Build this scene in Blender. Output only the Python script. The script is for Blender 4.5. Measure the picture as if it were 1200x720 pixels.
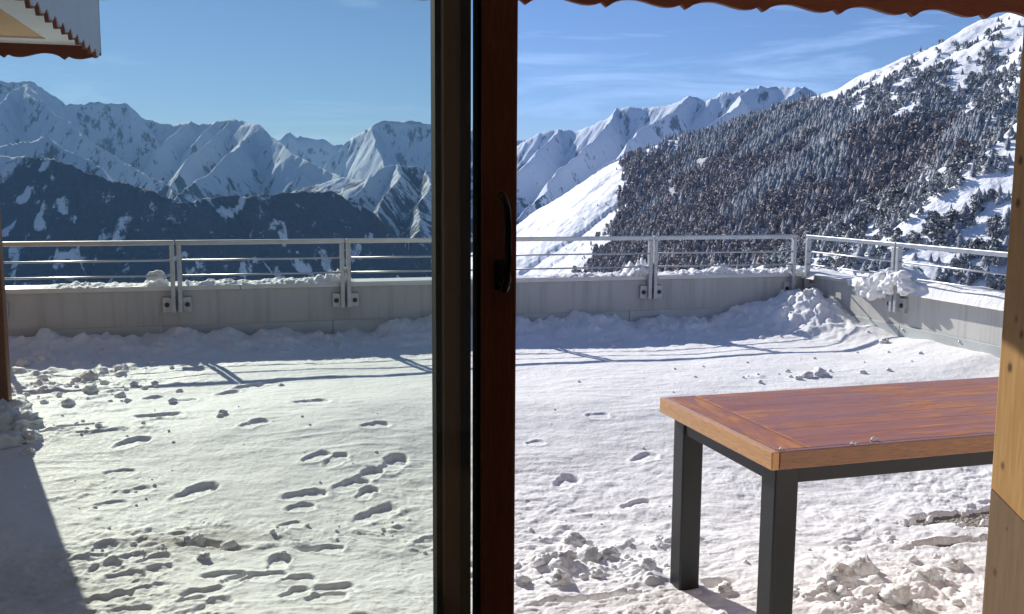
import bpy, bmesh, math, random
import numpy as np
from mathutils import Vector, Matrix
random.seed(7); RNG = np.random.default_rng(7)
rad = math.radians
for _o in list(bpy.data.objects): bpy.data.objects.remove(_o)
scene = bpy.context.scene
COL = scene.collection

# ------------------------------------------------------------------ camera
FPX, YAW, PITCH, ROLL, CH = 1117.0, rad(16.0), rad(7.2), rad(0.34), 1.67
fwdh = np.array([math.sin(YAW), math.cos(YAW), 0.0]); r0 = np.array([math.cos(YAW), -math.sin(YAW), 0.0])
F = fwdh*math.cos(PITCH) + np.array([0, 0, -math.sin(PITCH)])
u0 = np.cross(r0, F)
R = math.cos(ROLL)*r0 + math.sin(ROLL)*u0
U = -math.sin(ROLL)*r0 + math.cos(ROLL)*u0
CAM = np.array([0, 0, CH])
cd = bpy.data.cameras.new('camera'); cam = bpy.data.objects.new('camera', cd); COL.objects.link(cam)
cam.matrix_world = Matrix(((R[0], U[0], -F[0], 0), (R[1], U[1], -F[1], 0), (R[2], U[2], -F[2], CH), (0, 0, 0, 1)))
cd.sensor_width = 36; cd.lens = FPX/1200*36; cd.clip_start = 0.05; cd.clip_end = 60000
scene.camera = cam

def ray(px, py):
    d = F + (px-600)/FPX*R - (py-360)/FPX*U
    return d/np.linalg.norm(d)
def hit_z(px, py, z):
    d = ray(px, py); return CAM + d*((z-CH)/d[2])
def hit_y(px, py, y):
    d = ray(px, py); return CAM + d*(y/d[1])
def hit_x(px, py, x):
    d = ray(px, py); return CAM + d*(x/d[0])
def at_r(px, py, r):
    d = ray(px, py); return CAM + d*(r/math.hypot(d[0], d[1]))
def at_d(px, py, dep):
    d = ray(px, py); return CAM + d*(dep/float(d@fwdh))
def project(P):
    Q = P - CAM; z = Q@F
    z = np.where(np.abs(z) < 1e-6, 1e-6, z)
    return 600+FPX*(Q@R)/z, 360-FPX*(Q@U)/z, z

# ------------------------------------------------------------------ noise
def _h(ix, iy, s):
    n = (ix.astype(np.int64)*374761393 + iy.astype(np.int64)*668265263 + s*974634777) & 0xffffffff
    n = ((n ^ (n >> 13))*1274126177) & 0xffffffff
    return ((n ^ (n >> 16)) & 0xffff)/65535.0
def perlin(x, y, s=0):
    x = np.asarray(x, float); y = np.asarray(y, float)
    ix = np.floor(x); iy = np.floor(y); fx = x-ix; fy = y-iy
    u = fx*fx*fx*(fx*(fx*6-15)+10); v = fy*fy*fy*(fy*(fy*6-15)+10)
    def g(a, b):
        t = _h(ix+a, iy+b, s)*2*np.pi
        return np.cos(t)*(fx-a) + np.sin(t)*(fy-b)
    return 1.45*((g(0, 0)*(1-u)+g(1, 0)*u)*(1-v) + (g(0, 1)*(1-u)+g(1, 1)*u)*v)
def fbm(x, y, o=4, s=0, gain=.5):
    a = 1; t = 0; k = 1.0
    for i in range(o):
        t = t + a*perlin(x*k, y*k, s+i*17); a *= gain; k *= 2.03
    return t
def ridged(x, y, o=5, s=0):
    a = 1; t = 0; k = 1.0; w = 1.0
    for i in range(o):
        n = 1-np.abs(perlin(x*k, y*k, s+i*13)); n = n*n
        t = t + a*n*w; w = np.clip(n*1.3, 0, 1); a *= .5; k *= 2.07
    return t/1.9
def billow(x, y, o=3, s=0):
    a = 1; t = 0; k = 1.0
    for i in range(o):
        t = t + a*np.abs(perlin(x*k, y*k, s+i*11)); a *= .5; k *= 2.1
    return t
def sst(a, b, x):
    t = np.clip((x-a)/(b-a), 0, 1); return t*t*(3-2*t)
def inpoly(x, y, poly):
    c = np.zeros(np.shape(x), bool); n = len(poly)
    for i in range(n):
        x1, y1 = poly[i]; x2, y2 = poly[(i+1) % n]
        if y1 == y2: continue
        m = ((y1 > y) != (y2 > y)) & (x < (x2-x1)*(y-y1)/(y2-y1)+x1)
        c ^= m
    return c

# ------------------------------------------------------------------ object helpers
def tag(o, label=None, cat=None, group=None, kind=None):
    for k, v in (('label', label), ('category', cat), ('group', group), ('kind', kind)):
        if v: o[k] = v
    return o
def link(name, me, mat=None, parent=None):
    o = bpy.data.objects.new(name, me); COL.objects.link(o)
    if mat is not None:
        for m in (mat if isinstance(mat, (list, tuple)) else [mat]): me.materials.append(m)
    if parent is not None: o.parent = parent
    return o
def empty(name, loc=(0, 0, 0), rz=0):
    o = bpy.data.objects.new(name, None); COL.objects.link(o); o.location = loc; o.rotation_euler[2] = rz
    o.empty_display_size = .1; return o
def np_mesh(name, V, Fq, smooth=True):
    me = bpy.data.meshes.new(name); V = np.asarray(V, np.float32); Fq = np.asarray(Fq, np.int32)
    k = Fq.shape[1]
    me.vertices.add(len(V)); me.vertices.foreach_set('co', V.ravel())
    me.loops.add(Fq.size); me.loops.foreach_set('vertex_index', Fq.ravel())
    me.polygons.add(len(Fq)); me.polygons.foreach_set('loop_start', np.arange(0, Fq.size, k, dtype=np.int32))
    me.polygons.foreach_set('loop_total', np.full(len(Fq), k, np.int32))
    if smooth: me.polygons.foreach_set('use_smooth', np.ones(len(Fq), bool))
    me.update(calc_edges=True); me.validate(); return me
def grid_faces(nr, nc):
    i = np.arange(nr-1)[:, None]*nc + np.arange(nc-1)[None, :]
    return np.stack([i, i+1, i+nc+1, i+nc], -1).reshape(-1, 4)
class MB:
    def __init__(s): s.bm = bmesh.new()
    def box(s, a, b):
        a = Vector(a); b = Vector(b); c = (a+b)/2; d = b-a
        m = Matrix.Translation(c) @ Matrix.Diagonal((abs(d.x), abs(d.y), abs(d.z), 1))
        bmesh.ops.create_cube(s.bm, size=1, matrix=m); return s
    def tube(s, a, b, r, n=12):
        a = Vector(a); b = Vector(b); d = b-a
        m = Matrix.Translation((a+b)/2) @ d.to_track_quat('Z', 'Y').to_matrix().to_4x4()
        bmesh.ops.create_cone(s.bm, cap_ends=True, segments=n, radius1=r, radius2=r, depth=d.length, matrix=m); return s
    def path(s, pts, r, n=10, sy=1.0):
        rings = []; P = [Vector(p) for p in pts]
        for i, p in enumerate(P):
            t = (P[min(i+1, len(P)-1)]-P[max(i-1, 0)]).normalized(); q = t.to_track_quat('Z', 'Y').to_matrix()
            rings.append([s.bm.verts.new(p + q @ Vector((math.cos(2*math.pi*k/n)*r, math.sin(2*math.pi*k/n)*r*sy, 0))) for k in range(n)])
        for a, b in zip(rings, rings[1:]):
            for k in range(n): s.bm.faces.new((a[k], a[(k+1) % n], b[(k+1) % n], b[k]))
        s.bm.faces.new(rings[0][::-1]); s.bm.faces.new(rings[-1]); return s
    def prism(s, pts, off):
        a = [s.bm.verts.new(p) for p in pts]; b = [s.bm.verts.new(Vector(p)+Vector(off)) for p in pts]; n = len(pts)
        s.bm.faces.new(a); s.bm.faces.new(b[::-1])
        for k in range(n): s.bm.faces.new((a[k], b[k], b[(k+1) % n], a[(k+1) % n]))
        return s
    def build(s, name, mat, parent=None, bevel=0, smooth=False, seg=2):
        bmesh.ops.recalc_face_normals(s.bm, faces=s.bm.faces)
        me = bpy.data.meshes.new(name); s.bm.to_mesh(me); s.bm.free()
        if smooth: me.polygons.foreach_set('use_smooth', np.ones(len(me.polygons), bool))
        o = link(name, me, mat, parent)
        if bevel:
            m = o.modifiers.new('bevel', 'BEVEL'); m.width = bevel; m.segments = seg; m.limit_method = 'ANGLE'
        return o

# ------------------------------------------------------------------ materials
class N:
    def __init__(s, name):
        s.m = bpy.data.materials.new(name); s.m.use_nodes = True; s.t = s.m.node_tree
        s.b = s.t.nodes['Principled BSDF']; s.out = s.t.nodes['Material Output']
        s.co = s.new('ShaderNodeTexCoord').outputs['Object']
    def new(s, ty, **kw):
        n = s.t.nodes.new(ty)
        for k, v in kw.items(): setattr(n, k, v)
        return n
    def l(s, a, b): s.t.links.new(a, b)
    def map(s, sc=(1, 1, 1), rot=(0, 0, 0), co=None):
        n = s.new('ShaderNodeMapping'); n.inputs['Scale'].default_value = sc; n.inputs['Rotation'].default_value = rot
        s.l(co or s.co, n.inputs[0]); return n.outputs[0]
    def noise(s, scale, detail=4, rough=.55, co=None, dist=0):
        n = s.new('ShaderNodeTexNoise'); n.inputs['Scale'].default_value = scale; n.inputs['Detail'].default_value = detail
        n.inputs['Roughness'].default_value = rough; n.inputs['Distortion'].default_value = dist
        s.l(co or s.co, n.inputs['Vector']); return n.outputs['Fac']
    def ramp(s, fac, stops):
        n = s.new('ShaderNodeValToRGB'); e = n.color_ramp.elements
        while len(e) < len(stops): e.new(.5)
        for x, (p, c) in zip(e, stops):
            x.position = p; x.color = (c, c, c, 1) if not hasattr(c, '__len__') else (*c, 1)
        s.l(fac, n.inputs[0]); return n.outputs[0]
    def mix(s, fac, a, b):
        n = s.new('ShaderNodeMix', data_type='RGBA')
        for sock, v in ((n.inputs[0], fac), (n.inputs[6], a), (n.inputs[7], b)):
            if isinstance(v, bpy.types.NodeSocket): s.l(v, sock)
            else: sock.default_value = (*v, 1) if hasattr(v, '__len__') else v
        return n.outputs[2]
    def math(s, op, a, b=0):
        n = s.new('ShaderNodeMath', operation=op)
        for sock, v in ((n.inputs[0], a), (n.inputs[1], b)):
            if isinstance(v, bpy.types.NodeSocket): s.l(v, sock)
            else: sock.default_value = v
        return n.outputs[0]
    def attr(s, name):
        n = s.new('ShaderNodeAttribute', attribute_name=name); return n.outputs['Fac']
    def bump(s, h, strength=.3, dist=.01, prev=None):
        n = s.new('ShaderNodeBump'); n.inputs['Strength'].default_value = strength; n.inputs['Distance'].default_value = dist
        s.l(h, n.inputs['Height'])
        if prev is not None: s.l(prev, n.inputs['Normal'])
        return n.outputs[0]
    def fin(s, col=None, rough=None, spec=None, metal=None, nor=None):
        for k, v in (('Base Color', col), ('Roughness', rough), ('Specular IOR Level', spec), ('Metallic', metal), ('Normal', nor)):
            if v is None: continue
            if isinstance(v, bpy.types.NodeSocket): s.l(v, s.b.inputs[k])
            else: s.b.inputs[k].default_value = (*v, 1) if hasattr(v, '__len__') else v
        return s.m

def m_snow(name='snow', clean=(.88, .875, .87), k=1.0):
    n = N(name)
    dirt = n.attr('dirt'); nz = n.noise(3.0, 6, .6); fine = n.noise(60, 4, .7); mid = n.noise(14, 5, .65)
    base = n.mix(n.ramp(nz, [(.35, 0), (.7, 1)]), tuple(c*.95 for c in clean), clean)
    dm = n.math('MULTIPLY', dirt, n.ramp(mid, [(.3, .35), (.65, 1)]))
    col = n.mix(dm, base, (.40, .36, .31))
    b1 = n.bump(mid, .5, .012*k); b2 = n.bump(fine, .5, .004*k*k, b1); b3 = n.bump(n.noise(300, 2, .8), .35, .0012, b2)
    return n.fin(col, n.ramp(fine, [(.3, .55), (.7, .85)]), .22, nor=b3)
M = {}
M['snow'] = m_snow()
M['clod'] = m_snow('packed_snow', (.86, .855, .85), 1.7)
def simple(name, col, rough=.5, metal=0, spec=.5, var=.12, scale=6, bump=.15, bd=.003, bs=80):
    n = N(name); nz = n.noise(scale, 5, .6)
    c = n.mix(n.ramp(nz, [(.3, 0), (.7, 1)]), tuple(x*(1-var) for x in col), tuple(min(1, x*(1+var)) for x in col))
    return n.fin(c, rough, spec, metal, n.bump(n.noise(bs, 4, .6), bump, bd))
def wood(name, c1, c2, dark, along='x', rough=.45, ring=26, knots=True, bump=.25, coat=0):
    n = N(name)
    st = {'x': (.7, 9, 9), 'y': (9, .7, 9), 'z': (9, 9, .7)}[along]
    co = n.map(st); g = n.noise(2.2, 8, .62, co, 1.2); f = n.noise(ring, 4, .6, co, .4)
    c = n.mix(n.ramp(g, [(.32, 0), (.68, 1)]), c1, c2)
    c = n.mix(n.ramp(f, [(.42, .55), (.6, 0)]), c, dark)
    if knots:
        st2 = {'x': (1.6, 5, 5), 'y': (5, 1.6, 5), 'z': (5, 5, 1.6)}[along]
        v = n.new('ShaderNodeTexVoronoi'); v.inputs['Scale'].default_value = 1.5; n.l(n.map(st2), v.inputs['Vector'])
        c = n.mix(n.ramp(v.outputs['Distance'], [(.035, .95), (.10, 0)]), c, tuple(x*.5 for x in dark))
    n.fin(c, n.ramp(f, [(.3, rough-.08), (.7, rough+.08)]), .4, nor=n.bump(f, bump, .002))
    if coat: n.b.inputs['Coat Weight'].default_value = coat; n.b.inputs['Coat Roughness'].default_value = .12
    return n.m
M['pine'] = wood('pine_wood', (.62, .36, .13), (.70, .42, .16), (.52, .28, .09), 'z', .5, ring=9)
M['pine_shaded'] = wood('shaded_pine_wood', (.26, .17, .09), (.30, .20, .11), (.21, .13, .07), 'z', .65, ring=9)  # darker copy of the pine, paints the shadow on the post foot
M['fascia'] = wood('stained_fascia_wood', (.13, .032, .014), (.17, .045, .018), (.07, .018, .008), 'x', .6, knots=False)
M['frame'] = wood('brown_frame_finish', (.36, .12, .06), (.42, .15, .075), (.24, .08, .04), 'z', .55, knots=False, bump=.08)
M['frame_dark'] = wood('dark_brown_frame_finish', (.034, .018, .012), (.045, .024, .015), (.022, .012, .009), 'z', .55, knots=False, bump=.08)
M['jamb'] = wood('red_brown_jamb_wood', (.15, .055, .022), (.22, .085, .035), (.05, .02, .01), 'z', .5, knots=False)
M['gasket'] = simple('black_gasket_rubber', (.010, .010, .011), .85, 0, .1)
M['black_metal'] = simple('black_powder_coated_steel', (.009, .0095, .011), .45, 0, .5, .1, 20, .12, .001, 300)
M['handle'] = simple('dark_bronze_metal', (.05, .045, .042), .32, .8, bump=.03)
M['alu'] = simple('brushed_rail_metal', (.55, .56, .57), .38, .75, bump=.05, bs=200)
M['galv'] = simple('galvanised_post_metal', (.50, .51, .52), .5, .55, var=.15, scale=30, bump=.08)
M['bolt'] = simple('black_bolt_cap', (.02, .02, .022), .5)
M['soffit'] = wood('soffit_pine_boards', (.58, .36, .17), (.66, .43, .21), (.42, .24, .10), 'x', .6)
M['white'] = simple('white_painted_trim', (.66, .67, .68), .55, var=.06)
M['bluegrey'] = simple('grey_painted_sheet', (.42, .45, .52), .55, var=.06, scale=3)
M['plaster'] = simple('interior_plaster', (.62, .58, .53), .85, bump=.2)
M['floor_wood'] = wood('interior_floor_boards', (.14, .08, .045), (.18, .10, .06), (.07, .04, .02), 'x', .4, knots=False)
M['lead'] = simple('coping_sheet_metal', (.66, .66, .64), .45, .2, var=.08, bump=.05)
# parapet render
n = N('painted_parapet_render'); nz = n.noise(1.4, 6, .6); fz = n.noise(60, 5, .7)
streak = n.noise(2, 5, .65, n.map((7, 7, .5)))
c = n.mix(n.ramp(nz, [(.3, 0), (.7, 1)]), (.50, .49, .46), (.57, .56, .53)); c = n.mix(n.ramp(streak, [(.48, 0), (.72, .6)]), c, (.33, .32, .29))
M['parapet'] = n.fin(c, .75, .3, nor=n.bump(fz, .35, .003))
M['flash'] = simple('flashing_sheet_metal', (.47, .50, .49), .5, .15, var=.1, scale=4, bump=.04)
# gravel
n = N('wet_gravel'); v = n.new('ShaderNodeTexVoronoi'); v.inputs['Scale'].default_value = 55; n.l(n.co, v.inputs['Vector'])
c = n.mix(n.ramp(n.noise(30, 4, .6), [(.3, 0), (.7, 1)]), (.10, .075, .05), (.36, .29, .20)); bw = n.new('ShaderNodeRGBToBW'); n.l(v.outputs['Color'], bw.inputs[0]); c = n.mix(.4, c, bw.outputs[0])
c = n.mix(.55, c, (.20, .16, .11))
M['gravel'] = n.fin(c, .4, .5, nor=n.bump(v.outputs['Distance'], 1.0, .015))
# table top
def tabletop(name, wet, along):
    n = N(name); st = (.55, 7, 7) if along == 'x' else (7, .55, 7)
    co = n.map(st); g = n.noise(2.0, 8, .62, co, 1.3); f = n.noise(22, 4, .6, co, .5)
    c = n.mix(n.ramp(g, [(.3, 0), (.7, 1)]), (.34, .115, .035), (.56, .25, .085)); c = n.mix(n.ramp(f, [(.4, .5), (.6, 0)]), c, (.19, .055, .022))
    w = n.new('ShaderNodeTexBrick') if False else None
    # board joints every 12 cm
    sp = n.new('ShaderNodeSeparateXYZ'); n.l(n.co, sp.inputs[0]); ax = sp.outputs['Y'] if along == 'x' else sp.outputs['X']
    fr = n.math('FRACT', n.math('MULTIPLY', n.math('ADD', ax, 10), 1/.118)); j = n.ramp(fr, [(0, 1), (.035, 0), (.965, 0), (1, 1)])
    c = n.mix(j, c, (.05, .018, .01))
    ws = n.noise(4.5, 7, .68, n.map((.55, 2.6, 1) if along=='x' else (2.6, .55, 1)), 1.2); wm = n.ramp(ws, [(.47-wet*.09, 0), (.60-wet*.09, 1)])
    c = n.mix(n.math('MULTIPLY', wm, .45), c, (.22, .065, .035))
    ro = n.mix(wm, (.6, .6, .6), (.30, .30, .30))
    h = n.bump(n.noise(9, 4, .6), .25, .003); h2 = n.bump(f, .2, .0012, h); h3 = n.bump(j, -.5, .002, h2)
    n.fin(c, ro, .6, nor=h3); return n.m
M['top_x'] = tabletop('varnished_wet_boards', 1.0, 'x')
M['top_y'] = tabletop('varnished_end_board_wood', .3, 'y')
M['top_edge'] = wood('table_edge_wood', (.58, .30, .11), (.66, .36, .14), (.46, .21, .07), 'y', .3, knots=True, coat=.4)
M['front_edge_shaded'] = wood('table_front_edge_shaded_wood', (.24, .095, .03), (.31, .13, .045), (.15, .05, .016), 'x', .3, knots=False, coat=.4)  # darker copy of the edge wood, the front's shade is in the colour
# glass
n = N('tinted_pane_glass'); t = n.new('ShaderNodeBsdfTransparent'); t.inputs[0].default_value = (.966, .984, .955, 1)
g = n.new('ShaderNodeBsdfGlossy'); g.inputs['Roughness'].default_value = .02
lw = n.new('ShaderNodeFresnel'); lw.inputs[0].default_value = 1.45; mx = n.new('ShaderNodeMixShader')
n.l(lw.outputs[0], mx.inputs[0]); n.l(t.outputs[0], mx.inputs[1]); n.l(g.outputs[0], mx.inputs[2]); n.l(mx.outputs[0], n.out.inputs[0])
M['glass'] = n.m
n = N('ice'); n.fin((.85, .88, .9), .08, .6); n.b.inputs['Transmission Weight'].default_value = .6; M['ice'] = n.m

# ------------------------------------------------------------------ dimensions of the terrace
YW, XR = 8.7, 5.69            # inner faces of the two parapets
RAILH, COPH = 1.197, .817
SUN_AZ, SUN_EL = rad(16.5), rad(27.6)     # sun to the left of +Y
SUN = np.array([-math.sin(SUN_AZ)*math.cos(SUN_EL), math.cos(SUN_AZ)*math.cos(SUN_EL), math.sin(SUN_EL)])

# ------------------------------------------------------------------ terrain
# every ridge: crest points (px, py, horizontal range m), slope of the flanks, gully strength, roughness
FAR = [
 # back skyline, left massif
 ([(-260,60,9500),(-150,90,9300),(-60,80,9200),(0,94,9000),(20,95,9000),(35,94,9000),(52,106,9000),(75,122,9000),(95,121,9000),(110,119,9000),(148,121,9000),(165,137,9100),(185,143,9100),(205,146,9000),(221,140,8800),(230,145,8800),(250,142,8600),(273,139,8500),(292,143,8300),(305,144,8000),(318,158,7800)], .95, 1.0),
 # pyramid and its right shoulder
 ([(285,146,8200),(305,145,7900),(322,163,7600),(345,177,7300),(365,190,7000),(385,202,6800),(405,209,6600)], .85, .9),
 ([(303,152,7900),(282,168,7600),(262,185,7200),(240,203,6900),(222,219,6600),(208,236,6300)], .95, 1.0),
 ([(272,140,8500),(252,155,8200),(237,168,8000),(222,184,7800),(212,197,7600),(203,214,7400)], 1.0, .8),
 ([(221,141,8800),(210,150,8600),(196,163,8400),(184,176,8300)], 1.0, .8),
 ([(250,143,8600),(240,152,8450),(228,166,8300)], 1.0, .8),
 # long white rib falling to the right from the first summit
 ([(28,97,8800),(36,110,8500),(50,117,8300),(62,131,8100),(80,143,7900),(100,160,7700),(122,176,7500),(150,192,7250),(176,206,7000),(198,216,6800),(207,238,6500)], .9, 1.0),
 ([(28,98,8800),(14,106,8600),(2,118,8400),(-20,130,8200),(-60,140,8000)], .95, 1.0),
 # second dark layer
 ([(-160,150,6600),(-60,165,6300),(0,178,6000),(12,172,5950),(22,168,5900),(42,165,5850),(53,159,5800),(66,163,5800),(82,174,5700),(96,182,5600),(112,192,5500),(135,212,5300)], .8, 1.0),
 # distant peaks in the gap
 ([(318,170,12500),(330,158,12500),(338,154,12500),(346,160,12500),(362,157,12500),(380,160,12500),(392,167,12500),(405,172,12500),(430,180,12400)], 1.0, 1.0),
 # big grey wall
 ([(380,190,10200),(400,170,10200),(412,163,10200),(420,157,10100),(430,153,10000),(441,146,10000),(450,141,10000),(462,142,10000),(472,140,10000),(490,143,10000),(512,143,10000),(535,146,10100),(556,152,10200),(580,158,10400),(600,162,10600),(618,164,10800),(650,172,11000)], 1.15, .9),
 ([(437,150,9950),(441,165,9600),(446,182,9300),(450,196,9000)], 1.2, .8),
 # crag in front of it
 ([(345,262,4900),(372,250,5000),(395,238,5100),(415,224,5200),(432,209,5300),(447,198,5400),(458,193,5500),(470,192,5550),(485,194,5600),(500,199,5600),(520,205,5600),(560,214,5500),(600,232,5400),(625,252,5300)], .85, 1.2),
 ([(470,192,5550),(466,208,5200),(458,226,4900),(446,250,4600),(440,275,4300)], .9, 1.0),
 ([(500,199,5600),(505,215,5200),(503,240,4800),(495,270,4400)], .9, 1.0),
 # white saddle
 ([(385,212,6700),(398,208,6600),(415,210,6500),(430,209,6400)], .25, .3),
 # right massif skyline
 ([(560,180,7800),(590,172,7700),(606,171,7600),(622,163,7400),(640,154,7300),(655,151,7200),(672,153,7100),(686,150,7000),(700,144,6900),(716,137,6800),(728,127,6700),(744,124,6600),(764,126,6500),(781,124,6400),(796,118,6300),(808,110,6200),(818,114,6200),(829,117,6150),(836,113,6100),(848,107,6100),(864,107,6050),(880,103,6000),(890,99,6000),(905,100,6000),(920,103,5950),(930,101,5900),(942,100,5900),(952,106,5850),(962,111,5800),(973,106,5800),(982,108,5750),(1010,118,5700)], 1.0, 1.0),
 ([(655,151,7200),(645,162,7000),(634,174,6800),(620,187,6600),(606,205,6400)], .95, .9),
 ([(728,127,6700),(716,140,6500),(704,152,6350),(692,166,6200),(680,178,6000),(664,192,5800),(650,205,5600),(636,222,5400),(622,242,5100)], .95, 1.0),
 ([(808,110,6200),(797,119,6100),(786,130,5950),(772,141,5800),(757,152,5650),(742,163,5500),(732,178,5300),(716,190,5100),(700,203,4900),(684,216,4700),(664,232,4500)], .95, 1.0),
 ([(880,103,6000),(871,113,5850),(864,124,5700),(850,133,5550),(838,142,5400),(824,150,5200),(806,158,5000),(790,164,4800)], .95, 1.0),
 ([(942,100,5900),(932,108,5750),(922,118,5600),(910,126,5500),(898,136,5300)], .95, .8),
]
FORE = [  # forested shoulder in the middle distance, left
 ([(-250,150,4400),(-120,168,4200),(-30,182,4100),(20,182,4000),(60,185,3900),(95,200,3850),(130,210,3800),(160,215,3750),(182,222,3700),(205,236,3650),(235,232,3660),(265,228,3800),(300,227,3760),(340,224,3850),(388,223,3900),(400,228,3900),(430,246,3900),(470,275,3900),(520,300,3900)], .62, 1.0),
]
HILL = [
 ([(1330,-60,1650),(1250,-15,1680),(1190,14,1720),(1150,23,1730),(1112,44,1750),(1080,59,1770),(1040,80,1790),(1000,103,1810),(960,114,1840),(912,130,1880),(880,141,1920),(842,156,1970),(800,163,2020),(768,172,2080),(742,181,2140),(715,196,2220),(680,228,2350),(640,260,2500),(606,279,2650),(580,290,2750),(556,308,2850),(530,332,2950)], .66, .35),
]
NEAR = [
 ([(1330,60,600),(1260,118,620),(1210,162,640),(1185,181,655),(1150,198,680),(1100,222,720),(1070,238,745),(1045,256,770),(1025,283,800),(1000,318,840),(960,360,900),(900,440,960)], .62, .25),
]
def ridge_pts(L): return np.array([at_r(*p) for p in L])
def tents(X, Y, ridges, seed=0, gul=1.0, roundness=0.0, steep=1.0, asym=0.0):
    H = np.full(X.shape, -1e9)
    for k, (L, sl, gu) in enumerate(ridges):
        sl = sl*steep
        P = ridge_pts(L); seg0 = 0.0
        best = np.full(X.shape, 1e12); bz = np.zeros(X.shape); bt = np.zeros(X.shape)
        HH = np.full(X.shape, -1e9)
        for a, b in zip(P[:-1], P[1:]):
            ab = b-a; LL = ab[0]**2+ab[1]**2; ln = math.sqrt(LL)
            t = np.clip(((X-a[0])*ab[0]+(Y-a[1])*ab[1])/LL, 0, 1)
            d = np.hypot(X-(a[0]+t*ab[0]), Y-(a[1]+t*ab[1]))
            z = a[2]+t*ab[2]
            comp = np.maximum(0, -((X-(a[0]+t*ab[0]))*fwdh[0]+(Y-(a[1]+t*ab[1]))*fwdh[1])/(d+1))
            hh = z-sl*(1+asym*comp)*(np.sqrt(d*d+roundness**2)-roundness)
            m = hh > HH
            HH = np.where(m, hh, HH); best = np.where(m, d, best); bt = np.where(m, seg0+t*ln, bt)
            seg0 += ln
        if gu > 0 and gul > 0:
            g = ridged(bt/420., best/1700., 4, seed+k*7)-.75
            HH = HH + gul*gu*(g-.12)*np.minimum(best*.30, 95)
        H = np.maximum(H, HH)
    return H
def warp(X, Y, amp, L, s): return X+amp*fbm(X/L, Y/L, 3, s), Y+amp*fbm(X/L+31, Y/L+7, 3, s+50)
def h_far(X, Y):
    Xw, Yw_ = warp(X, Y, 45, 500, 3)
    H = tents(Xw, Yw_, FAR, 11, .55, steep=1.25, asym=.85)
    Xv, Yv = warp(X, Y, 25, 300, 9)
    HF = tents(Xv, Yv, FORE, 77, 1.5, steep=1.15, asym=.5)
    global FOREM
    FOREM = sst(-60, 20, HF-H); H = np.maximum(H, HF)
    H = np.maximum(H, -760+60*fbm(X/900, Y/900, 3, 5))
    H = H + 10*(ridged(X/330, Y/330, 5, 21)-.75) + 7*fbm(X/60, Y/60, 4, 41)
    return H
def h_near(X, Y):
    r = np.hypot(X, Y)
    Xw, Yw_ = warp(X, Y, 14, 260, 23)
    H1 = tents(Xw, Yw_, HILL, 31, .8, 25)
    H1 = H1 + 5*fbm(X/140, Y/140, 4, 61) + 1.6*fbm(X/18, Y/18, 3, 62)
    H2 = tents(*warp(X, Y, 5, 90, 27), NEAR, 33, .4, 8)+1.6*fbm(X/30, Y/30, 4, 64)+.4*fbm(X/6, Y/6, 3, 65)
    H = np.maximum(H1, H2)
    base = -14-.34*np.maximum(r-60, 0)*(1-.0)+6*fbm(X/120, Y/120, 3, 66)
    base = np.maximum(base, -900)
    return np.maximum(H, base)

FOREST = [(800,164),(842,152),(882,137),(915,127),(960,124),(1010,140),(1060,146),(1110,150),(1200,150),(1215,172),(1180,182),(1120,212),(1060,245),(1020,290),(960,335),(680,335),(700,305),(718,280),(728,255),(733,225),(736,200),(745,188),(780,180)]
def polar(thetas, rs):
    T, Rr = np.meshgrid(thetas, rs); T = T+YAW
    return np.sin(T)*Rr, np.cos(T)*Rr
th_mid = np.linspace(rad(-31), rad(31), 1050)
th = np.concatenate([np.linspace(rad(-100), rad(-31.3), 60), th_mid, np.linspace(rad(31.3), rad(100), 60)])
rs_far = np.concatenate([np.linspace(900, 2600, 60), np.linspace(2650, 4200, 150), np.linspace(4212, 9300, 400), np.linspace(9320, 11000, 70), np.linspace(11100, 14500, 60)])
X, Y = polar(th, rs_far); Z = h_far(X, Y)
# the sheet runs down and on to the horizon behind the last range
Z = Z - sst(12900, 14500, np.hypot(X, Y))*600
gy = np.gradient(Z, axis=0)/np.gradient(np.hypot(X, Y), axis=0)
gx = np.gradient(Z, axis=1)/(np.hypot(np.gradient(X, axis=1), np.gradient(Y, axis=1))+1e-6)
slope = np.hypot(gx, gy)
# what covers the ground: woods on the lower flanks, bare rock where it is steep
n1 = fbm(X/420, Y/420, 4, 91); n2 = fbm(X/70, Y/70, 4, 92)
zt = 130 + 150*n1
right = sst(rad(-1), rad(6), np.broadcast_to(th[None, :], X.shape))
wood_m = sst(0, 160, (zt-260*right)-Z) * sst(-.35, .15, n2+.35)
avch = sst(.62, .8, 1-np.abs(perlin(X/210, Y/210, 97)))          # avalanche tracks stay white
wood_m = np.maximum(wood_m, FOREM*(1.0+.25*n2)*(1-.8*sst(.62, .90, 1-np.abs(perlin(X/230+.3*n2, Y/800, 98)))))
wood_m = wood_m*(.78+.22*sst(-.2, .3, n2))
wood_m *= 1-.55*avch*sst(-600, -100, Z)*(1-FOREM)
rock = .5*sst(1.1, 2.2, slope+.45*n2+.2*fbm(X/25, Y/25, 3, 93))*.8
V = np.stack([X, Y, Z], -1).reshape(-1, 3)
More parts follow.
